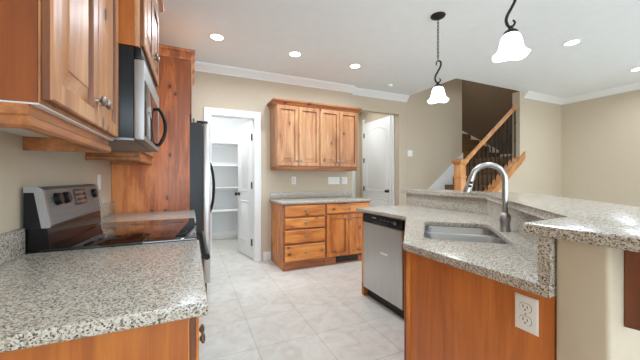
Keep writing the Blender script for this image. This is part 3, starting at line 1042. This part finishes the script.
s = MB()
skin(s, SB, 0.002, 0.864)
s.build('body', 'red_z', t, 30)
MB().box(0.9535, 0.9548, 0.472, 1.062, 0.003, 0.863).build('side_panel', 'red_ply', t)
MB().box(0.945, 0.9548, 1.063, 1.082, 0.003, 0.863, 0.001).build('corner_stile', 'red_z', t)
pa, pb = Vector((PXF + 0.012, 1.80)), Vector((0.972, 1.095))
dl = (pa - pb).length
du = (pb - pa).normalized()
Mx = frame((pa.x, pa.y, 0), (du.x, du.y, 0), (-0.707, 0.707, 0) if True else None)
nrm = Vector((du.y, -du.x))
if nrm.dot(Vector((-1, 1))) < 0:
    nrm = -nrm
Mx = frame((pa.x, pa.y, 0), (du.x, du.y, 0), (nrm.x, nrm.y, 0))
cab_door(t, Mx, 0.05, dl / 2 - 0.002, 0.125, 0.85, 'red_z', dl / 2 - 0.035, 0.765)
cab_door(t, Mx, dl / 2 + 0.002, dl - 0.03, 0.125, 0.85, 'red_z', dl / 2 + 0.035, 0.765)

# pony wall behind the sink carrying the raised bar
PW = [(2.305, 2.60), (2.305, 1.600), (1.203, 0.463), (0.940, 0.463), (0.940, 0.345), (1.262, 0.345), (2.425, 1.545), (2.425, 2.60)]
b = MB().prism(PW, 0.001, 1.034, 0.0)
es = [e for e in b.bm.edges if abs(e.verts[0].co.z - e.verts[1].co.z) > 0.5 and abs(e.verts[0].co.x - 0.94) < 0.002]
bmesh.ops.bevel(b.bm, geom=es, offset=0.012, segments=4, affect='EDGES', profile=0.5)
struct('wall_peninsula', b, 'wall')


def rrect(s0, s1, t0, t1, r, k=6):
    pts = []
    for cs, ctt, a0 in ((s1 - r, t1 - r, 0), (s0 + r, t1 - r, 90), (s0 + r, t0 + r, 180), (s1 - r, t0 + r, 270)):
        for i in range(k + 1):
            a = math.radians(a0 + 90 * i / k)
            pts.append((cs + r * math.cos(a), ctt + r * math.sin(a)))
    return pts


Q = math.sqrt(0.5)


def st2xy(p):
    s_, t_ = p
    return ((s_ + t_) * Q, (s_ - t_) * Q)


S0, S1, T0, T1 = 1.545, 2.19, -0.018, 0.382
hole = [st2xy(p) for p in rrect(S0, S1, T0, T1, 0.055)]
outer = [(1.575, 2.560), (1.575, 1.800), (0.922, 1.075), (0.915, 1.062), (0.915, 0.464), (1.19, 0.464), (2.302, 1.610), (2.302, 2.560)]


def slab_with_hole(outer, hole, z0, z1, bev):
    bm = bmesh.new()
    def loop(pts):
        vs = [bm.verts.new((x, y, z1)) for x, y in pts]
        return [bm.edges.new((vs[i], vs[(i + 1) % len(vs)])) for i in range(len(vs))]
    eo, eh = loop(outer), loop(hole)
    bmesh.ops.triangle_fill(bm, use_beauty=True, use_dissolve=False, edges=eo + eh)
    ret = bmesh.ops.extrude_face_region(bm, geom=bm.faces[:])
    for v in [g for g in ret['geom'] if isinstance(g, bmesh.types.BMVert)]:
        v.co.z = z0
    bmesh.ops.recalc_face_normals(bm, faces=bm.faces[:])
    sel = [e for e in bm.edges if len(e.link_faces) == 2 and abs(e.verts[0].co.z - e.verts[1].co.z) < 1e-6 and e.calc_face_angle(0) > 1.0]
    bmesh.ops.bevel(bm, geom=sel, offset=bev, segments=3, affect='EDGES', profile=0.5, clamp_overlap=True)
    return bm


t = thing('countertop', 'peninsula granite countertop around the double sink', 'countertop', (1.6, 1.5, 0.865))
mb = MB()
mb.merge(slab_with_hole(outer, hole, 0.865, CTOP, 0.007))
mb.build('slab', 'granite', t, 30)
BSP = [(2.272, 2.598), (2.272, 1.614), (1.190, 0.497), (0.922, 0.497), (0.922, 0.4655), (1.2025, 0.4655), (2.303, 1.6015), (2.303, 2.598)]
MB().prism(BSP, CTOP + 0.0005, 1.0345, 0.0015).build('backsplash', 'granite', t, 30)

BT = [(2.240, 2.655), (2.240, 1.592), (1.180, 0.532), (0.915, 0.532), (0.915, 0.05), (1.35, 0.05), (2.73, 1.43), (2.73, 2.655)]
b = MB().prism(BT, 1.0355, 1.072, 0.009)
tag(b.build('bar_counter', 'granite', None, 30), 'raised angled granite bar top behind the sink, reaching the right edge', 'countertop')

# sink bowls
t = thing('sink', 'stainless undermount double-bowl sink set diagonally in the peninsula counter', 'sink', (1.45, 1.2, 0.68))
SD = 1.93
for (a0, a1, dp) in ((S0 - 0.012, SD - 0.011, 0.19), (SD + 0.011, S1 + 0.012, 0.19)):
    zt = 0.8642
    rr = []
    for ins, z, rad in ((-0.012, zt, 0.075), (0.0, zt, 0.07), (0.004, zt - 0.012, 0.066), (0.012, zt - dp + 0.03, 0.06), (0.03, zt - dp + 0.006, 0.05), (0.06, zt - dp, 0.04)):
        i2 = ins if z < zt or ins >= 0 else ins
        e0 = a0 + max(i2, -0.010) if True else 0
        pts = rrect(a0 + max(ins, -0.0108), a1 - max(ins, -0.0108), T0 - 0.012 + ins, T1 + 0.012 - ins, rad)
        rr.append([(*st2xy(p), z) for p in pts])
    o = MB().rings(rr, False, True).build('bowl', 'steel_sink', t, 50)
    sm = o.modifiers.new('thickness', 'SOLIDIFY')
    sm.thickness = 0.0015
    sm.offset = -1
    cx, cy = st2xy(((a0 + a1) / 2, (T0 + T1) / 2))
    MB().lathe([(0.045, 0), (0.045, 0.002), (0.036, 0.003), (0.030, 0.0008), (0, 0.0006)], (cx, cy, zt - dp + 0.0005), (0, 0, 1), 24).build('drain', 'nickel', o)

# faucet
fx, fy = 1.652, 1.061
t = thing('faucet', 'brushed nickel gooseneck pull-down faucet behind the sink', 'faucet', (fx, fy, CTOP))
MB().lathe([(0.031, 0.0008), (0.031, 0.006), (0.027, 0.012), (0.0255, 0.050), (0.029, 0.062), (0.0305, 0.074), (0.028, 0.088), (0.022, 0.098), (0.0175, 0.106)], (fx, fy, CTOP), (0, 0, 1), 28).build('base', 'nickel', t)
dv = Vector((-Q, Q, 0))
R_ = 0.085
pts = [Vector((fx, fy, CTOP + 0.10)), Vector((fx, fy, CTOP + 0.2))]
zc = CTOP + 0.298
pts.append(Vector((fx, fy, zc - 0.03)))
for i in range(0, 19):
    a = PI * i / 18 * 0.93
    pts.append(Vector((fx, fy, zc)) + dv * (R_ - R_ * math.cos(a)) + Vector((0, 0, R_ * math.sin(a))))
last, prev = pts[-1], pts[-2]
MB().tube(pts, 0.0158, 16).build('spout', 'nickel', t)
dr_ = (last - prev).normalized()
sp = MB()
sp.lathe([(0.0162, -0.002), (0.0170, 0.006), (0.0165, 0.030), (0.020, 0.055), (0.0235, 0.095), (0.0235, 0.102), (0.019, 0.104), (0, 0.104)], last, dr_, 22)
spo = sp.build('spray_head', 'nickel', t)
side = Vector((-0.55, -0.83, 0)).normalized()
bm_ = MB()
for k in (0.040, 0.062):
    c = last + dr_ * k + side * 0.0165
    bm_.lathe([(0.009, 0), (0.009, 0.004), (0.006, 0.006), (0, 0.006)], c, side, 12)
bm_.build('spray_button', 'slot', spo)
hv = Vector((Q, Q, 0)) * 1.0
hv = Vector((0.90, 0.43, 0)).normalized()
p0 = Vector((fx, fy, CTOP + 0.068))
h = MB()
h.lathe([(0.015, 0.020), (0.015, 0.040), (0.012, 0.045), (0, 0.046)], p0, hv, 18)
q0 = p0 + hv * 0.036
h.tube([q0, q0 + hv * 0.012 + Vector((0, 0, 0.03)), q0 + hv * 0.020 + Vector((0, 0, 0.085)), q0 + hv * 0.024 + Vector((0, 0, 0.110))], [0.0105, 0.010, 0.009, 0.0075], 12)
h.build('handle', 'nickel', t)

# wood bracket under the bar overhang
pr = [(0.343, 1.0345), (0.085, 1.0345), (0.085, 0.975)]
for i in range(1, 11):
    a = PI / 2 * i / 10
    pr.append((0.085 + 0.21 * math.sin(a) * 1.0, 0.975 - 0.145 * (1 - math.cos(a))))
pr += [(0.343, 0.825)]
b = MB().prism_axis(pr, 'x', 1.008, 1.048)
tag(b.build('bar_bracket', 'shaded_z', None), 'shade-coloured wood bracket under the bar overhang at the right edge', 'bracket')

# ------------------------------------------------------------------ outlets and switches


def plate(name, label, cat, Mx, wd, ht, kinds, group=None):
    """kinds: list of 'outlet' / 'rocker' / 'toggle' across the plate."""
    c = Mx @ Vector((0, 0.003, 0))
    t = thing(name, label, cat, c, group)
    MB(Mx).panel(-wd / 2, wd / 2, -ht / 2, ht / 2, [(0, 0.0008), (0, 0.003), (0.004, 0.006), (0.008, 0.0065)]).build('wall_plate', 'plastic', t)
    n = len(kinds)
    for i, k in enumerate(kinds):
        u = (i - (n - 1) / 2) * (wd - 0.025) / n
        if k == 'outlet':
            for v in (0.020, -0.020):
                ring = [(0.0165 * math.cos(2 * PI * a / 24), max(-0.0125, min(0.0125, 0.0165 * math.sin(2 * PI * a / 24)))) for a in range(24)]
                r = MB(Mx).rings([[(u + x * q, d, v + z * q) for x, z in ring] for q, d in ((1.10, 0.0066), (1.10, 0.0070))]).build('receptacle_gap', 'ring', t)
                f = MB(Mx).rings([[(u + x, d, v + z) for x, z in ring] for d in (0.0071, 0.0090)]).build('receptacle', 'plastic', t)
                s_ = MB(Mx)
                s_.box(u - 0.0075, u - 0.0050, 0.0091, 0.0094, v - 0.001, v + 0.008)
                s_.box(u + 0.0050, u + 0.0072, 0.0091, 0.0094, v - 0.001, v + 0.007)
                s_.lathe([(0.0026, 0), (0.0026, 0.0003)], (u, 0.0091, v - 0.0065), (0, 1, 0), 10)
                s_.build('slot', 'slot', f)
            MB(Mx).lathe([(0.0025, 0), (0.0025, 0.0008), (0, 0.001)], (u, 0.0066, 0), (0, 1, 0), 10).build('screw', 'ring', t)
        else:
            MB(Mx).panel(u - 0.016, u + 0.016, -0.033, 0.033, [(0, 0.0066), (0, 0.0085), (0.002, 0.0095)]).build('rocker', 'plastic', t)
    return t


plate('outlet', 'large white duplex outlet on the reddish side of the sink cabinet', 'outlet', frame((0.9532, 0.544, 0.783), (0, -1, 0), (-1, 0, 0)), 0.068, 0.109, ['outlet'])
plate('outlet', 'white duplex outlet on the back wall under the left of the four-door cabinet', 'outlet', frame((1.445, YB, 1.172), (1, 0, 0), (0, -1, 0)), 0.072, 0.117, ['outlet'])
plate('switch_plate', 'wide white multi-switch plate on the back wall above the granite backsplash', 'switch', frame((2.135, YB, 1.168), (1, 0, 0), (0, -1, 0)), 0.208, 0.117, ['rocker'] * 4)
plate('outlet', 'small white plate beside the wide multi-switch plate at the hall opening', 'outlet', frame((2.335, YB, 1.168), (1, 0, 0), (0, -1, 0)), 0.105, 0.117, ['outlet', 'rocker'])
plate('switch_plate', 'white switch plate on the left wall between the range and the tall panel', 'switch', frame((XL, 2.66, 1.175), (0, 1, 0), (1, 0, 0)), 0.075, 0.117, ['rocker'])
plate('switch_plate', 'white switch plate on the beige stair wall right of the hall opening', 'switch', frame((3.80, YW2, 1.68), (1, 0, 0), (0, -1, 0)), 0.115, 0.117, ['rocker', 'rocker'])

# ================================================================== STAIRS
def nose(k):
    return 3.92 + (0.18 * k - 0.50) / 0.78


st_ = thing('staircase', 'brown carpeted stairs rising behind the bar to a landing', 'stairs', (4.3, 3.7, 0))
LAND = 9
for k in range(1, LAND):
    MB().box(nose(k), nose(k + 1) + 0.025, YF + 0.132, YW2 - 0.031, 0.18 * (k - 1) + 0.002, 0.18 * k, 0.012).build('step', 'carpet', st_)
lx = nose(LAND)
ZL = 0.18 * LAND
MB().box(lx, XR - 0.002, YF + 0.132, YW2 - 0.001, ZL - 0.18, ZL, 0.012).build('landing', 'carpet', st_)
for k in range(1, 5):
    MB().box(5.232, XR - 0.032, YW2 + 0.10 + 0.25 * (k - 1), 6.148, ZL + 0.18 * (k - 1) - (0.18 if k == 1 else 0) + 0.001, ZL + 0.18 * k, 0.012).build('step', 'carpet', st_)
sk = [(3.0, 0.002), (3.25, 0.22 + 0.02), (lx, 0.72 + 0.79 * (lx - 3.92) - 0.0), (5.199, 0.72 + 0.79 * (5.199 - 3.92)), (5.199, 0.30), (3.4, 0.002)]
sk = [(3.20, 0.002), (3.20, 0.16), (5.198, 0.73 + 0.79 * (5.198 - 3.92)), (5.198, 0.40), (3.75, 0.002)]
MB().prism_axis(sk, 'y', YW2 - 0.030, YW2 - 0.001).build('skirt_board', 'white', st_)
skr = [(YW2 + 0.0, ZL + 0.002), (6.148, ZL + 0.002), (6.148, ZL + 1.05), (YW2 + 0.0, ZL + 0.16)]
MB().box(5.232, XR - 0.032, 6.118, 6.148, ZL + 0.721, ZL + 0.86, 0.003).build('baseboard_strip', 'white', st_)
MB().prism_axis([(YW2 + 0.14, ZL + 0.002), (6.148, ZL + 0.002), (6.148, ZL + 0.72 + 0.62), (YW2 + 0.14, ZL + 0.24)], 'x', XR - 0.031, XR - 0.001).build('skirt_board', 'white', st_)
MB().box(XR - 0.031, XR - 0.001, YF + 0.132, YW2 + 0.139, ZL + 0.002, ZL + 0.14, 0.003).build('skirt_board', 'white', st_)
MB().prism_axis([(YW2 + 0.13, ZL + 0.002), (6.148, ZL + 0.002), (6.148, ZL + 0.72 + 0.62), (YW2 + 0.13, ZL + 0.24)], 'x', 5.201, 5.231).build('skirt_board', 'white', st_)

# railing
rt = thing('stair_railing', 'honey oak stair rail with square newel post and black iron balusters', 'railing', (4.5, YF + 0.065, 0.5))
ry = YF + 0.065
nxp = 3.885


def zr(x):
    return 1.415 + 0.785 * (x - 3.92)


def zcap(x):          # top of the sloped base rail
    return zs(x) + 0.075


w2 = 0.062
np_ = MB()
np_.box(nxp - w2, nxp + w2, ry - w2, ry + w2, 0.40, 1.42, 0.004)
np_.box(nxp - w2 - 0.010, nxp + w2 + 0.010, ry - w2 - 0.010, ry + w2 + 0.010, 1.215, 1.24, 0.004)
npo = np_.build('newel_post', 'oak', rt)
cp_ = MB()
for a, z0, z1 in ((w2 + 0.008, 1.4205, 1.445), (w2 + 0.022, 1.445, 1.465), (w2 + 0.030, 1.465, 1.492)):
    cp_.box(nxp - a, nxp + a, ry - a, ry + a, z0, z1, 0.004)
cp_.rings([[(nxp + sx * a, ry + sy * a, z) for sx, sy in ((-1, -1), (1, -1), (1, 1), (-1, 1))] for a, z in ((w2 + 0.026, 1.4925), (0.03, 1.515))])
cp_.build('newel_cap', 'oak', npo)
hr = []
x0, x1 = nxp + w2 + 0.001, 5.298
sec = [(-0.028, -0.03), (0.028, -0.03), (0.033, 0.0), (0.028, 0.022), (0.012, 0.034), (-0.012, 0.034), (-0.028, 0.022), (-0.033, 0.0)]
MB().rings([[(x, ry + a, zr(x) + c) for a, c in sec] for x in (x0, x1)]).build('handrail', 'oak', rt)
MB().prism_axis([(x0, zs(x0) + 0.003), (x1, zs(x1) + 0.003), (x1, zcap(x1)), (x0, zcap(x0))], 'y', ry - 0.062, ry + 0.064).build('base_rail', 'oak', rt)
MB().prism_axis([(x0, zs(x0) - 0.055), (5.42, zs(5.42) - 0.055), (5.42, zs(5.42) + 0.075), (x0, zs(x0) + 0.075)], 'y', YF - 0.022, YF - 0.001).build('fascia_board', 'oak', rt)
nb = 13
for i in range(nb):
    x = x0 + 0.055 + (x1 - x0 - 0.085) * i / (nb - 1)
    bb = MB()
    zb_, zt_ = zcap(x) - 0.004 + 0.008, zr(x) - 0.034
    bb.box(x - 0.0075, x + 0.0075, ry - 0.0075, ry + 0.0075, zb_, zt_)
    bo = bb.build('baluster', 'iron', rt, 0)
    zz = [0.55] if i % 2 else [0.35, 0.72]
    for f in zz:
        z = zb_ + (zt_ - zb_) * f
        MB().lathe([(0.009, -0.02), (0.017, -0.006), (0.017, 0.006), (0.009, 0.02)], (x, ry, z), (0, 0, 1), 10).build('knuckle', 'iron', bo)
    sh = MB().box(x - 0.014, x + 0.014, ry - 0.014, ry + 0.014, zcap(x) + 0.0, zcap(x) + 0.022, 0.003)
    sh.build('shoe', 'oak', bo)

# ================================================================== CEILING FIXTURES


def ray_ceiling(px, py):
    tt = (ZC - EYE) / (178.5 - py)
    th = math.radians(24.4)
    return ((286 * math.sin(th) + (px - 320) * math.cos(th)) * tt, (286 * math.cos(th) - (px - 320) * math.sin(th)) * tt)


def pendant(x, y):
    t = thing('pendant_lamp', 'white bell glass pendant lamp on a chain above the sink, full canopy showing', 'lamp', (x, y, ZC), 'bell glass pendant lamps over the peninsula')
    z = ZC
    MB().lathe([(0.066, -0.001), (0.068, -0.006), (0.060, -0.016), (0.035, -0.026), (0.012, -0.030), (0.010, -0.040), (0, -0.041)], (x, y, z), (0, 0, 1), 28).build('canopy', 'bronze', t)
    ch = MB()
    zc_ = z - 0.055
    k = 0
    while zc_ > 2.325:
        e1 = (1, 0, 0) if k % 2 else (0, 1, 0)
        ch.torus((x, y, zc_), 0.0095, 0.0028, e1, (0, 0, 1), 14, 6, 2.0)
        zc_ -= 0.031
        k += 1
    ch.build('chain', 'bronze', t, 60)
    # wrought S scroll with curled ends
    raw = [(95, 176), (96, 168), (101, 164), (106.5, 168), (106, 178), (100, 190), (93.5, 202), (92, 211), (96, 219), (103, 218), (106, 212), (102, 208.5)]
    ctl = [((a - 99.5) * 0.0037, 2.318 - (c - 164) * 0.00375) for a, c in raw]
    pts = []
    for i in range(len(ctl) - 1):
        q = [ctl[max(i - 1, 0)], ctl[i], ctl[i + 1], ctl[min(i + 2, len(ctl) - 1)]]
        for m_ in range(5):
            f = m_ / 5
            pt = [0.5 * (2 * q[1][c] + (q[2][c] - q[0][c]) * f + (2 * q[0][c] - 5 * q[1][c] + 4 * q[2][c] - q[3][c]) * f * f + (3 * q[1][c] - q[0][c] - 3 * q[2][c] + q[3][c]) * f ** 3) for c in (0, 1)]
            pts.append((x + pt[0] * 0.91, y - pt[0] * 0.41, pt[1]))
    nn = len(pts)
    a = MB().tube(pts, [0.0045 + 0.0045 * math.sin(PI * i / nn) for i in range(nn)], 10)
    a.build('scroll_arm', 'bronze', t, 60)
    MB().lathe([(0.010, 2.112), (0.014, 2.105), (0.012, 2.098), (0.024, 2.090), (0.036, 2.080), (0.040, 2.068), (0.036, 2.066)], (x, y, 0), (0, 0, 1), 24).build('socket_cap', 'bronze', t)
    prof = [(0.034, 2.0655), (0.044, 2.058), (0.052, 2.042), (0.057, 2.020), (0.061, 1.998), (0.068, 1.975), (0.080, 1.956), (0.094, 1.944), (0.098, 1.941)]
    n = 48
    rr = []
    for j, (r, zz) in enumerate(prof):
        f = (j / (len(prof) - 1)) ** 3
        rr.append([(x + r * (1 + 0.035 * f * math.cos(4 * a_)) * math.cos(a_), y + r * (1 + 0.035 * f * math.cos(4 * a_)) * math.sin(a_), zz - 0.0055 * f * math.cos(4 * a_)) for a_ in [2 * PI * i / n for i in range(n)]])
    o = MB().rings(rr, False, False).build('lamp_shade', 'shade', t, 60)
    sm = o.modifiers.new('thickness', 'SOLIDIFY')
    sm.thickness = 0.003
    MB().lathe([(0.012, 2.064), (0.012, 2.045), (0.022, 2.025), (0.028, 2.005), (0.020, 1.985), (0, 1.977)], (x, y, 0), (0, 0, 1), 18).build('bulb', 'lens', t)
    return t


px_, py_ = ray_ceiling(438, 15.5)
p1 = pendant(px_, py_)
p2 = dup(p1, (1.746, 1.086, ZC), 'large bell glass pendant lamp nearest the camera at top right, canopy out of frame')
for (x, y) in ((px_, py_), (1.746, 1.086)):
    d = bpy.data.lights.new('pendant_bulb', 'POINT')
    d.energy = 6
    d.color = (0.92, 0.96, 1.0)
    d.shadow_soft_size = 0.05
    o = bpy.data.objects.new('pendant_bulb', d)
    o.location = (x, y, 1.93)
    COL.objects.link(o)

first = None
for (px, py), lab in (((217, 37), 'round recessed ceiling light nearest the tall wood panel'),
                      ((295, 54), 'round recessed ceiling light above the four-door back wall cabinet'),
                      ((355, 66), 'round recessed ceiling light nearest the hall opening'),
                      ((572, 42.5), 'round recessed ceiling light right of the nearest pendant lamp'),
                      ((638, 69), 'round recessed ceiling light cut by the right edge of the picture')):
    x, y = ray_ceiling(px, py)
    if first is None:
        first = thing('recessed_light', lab, 'light', (x, y, ZC), 'recessed ceiling lights')
        MB().lathe([(0.060, -0.0008), (0.085, -0.0008), (0.088, -0.004), (0.080, -0.008), (0.066, -0.005), (0.060, -0.003)], (x, y, ZC), (0, 0, 1), 32, False, False).build('trim_ring', 'white', first)
        MB().lathe([(0.0, -0.0015), (0.064, -0.0015), (0.064, -0.0045), (0.0, -0.006)], (x, y, ZC), (0, 0, 1), 28).build('lens', 'lens', first)
    else:
        dup(first, (x, y, ZC), lab)
    area('recessed_or_fill_lamp', (x, y, ZC - 0.012), (0, 0, 0), 0.12, 0.12, 9, LAMP, 'DISK', math.radians(160))
# unseen lamps without fixtures in the stairwell, pantry and hall
area('stairwell_fill', (5.6, 4.6, 4.95), (0, 0, 0), 0.3, 0.3, 22, (1.0, 0.95, 0.88), 'DISK')  # added to brighten the dark stairwell
area('unseen_pantry_lamp', (0.45, 4.75, ZC - 0.02), (0, 0, 0), 0.2, 0.2, 23, (0.94, 0.98, 1.04), 'DISK')
area('unseen_hall_lamp', (2.9, 4.95, ZC - 0.02), (0, 0, 0), 0.2, 0.2, 9, (0.92, 0.96, 1.0), 'DISK')

x, y = ray_ceiling(389, 85)
b = MB().lathe([(0.055, -0.0008), (0.058, -0.010), (0.052, -0.028), (0.030, -0.034), (0, -0.034)], (x, y, ZC), (0, 0, 1), 28)
tag(b.build('smoke_detector', 'plastic', None), 'small round white smoke detector on the ceiling before the stairs', 'smoke detector')
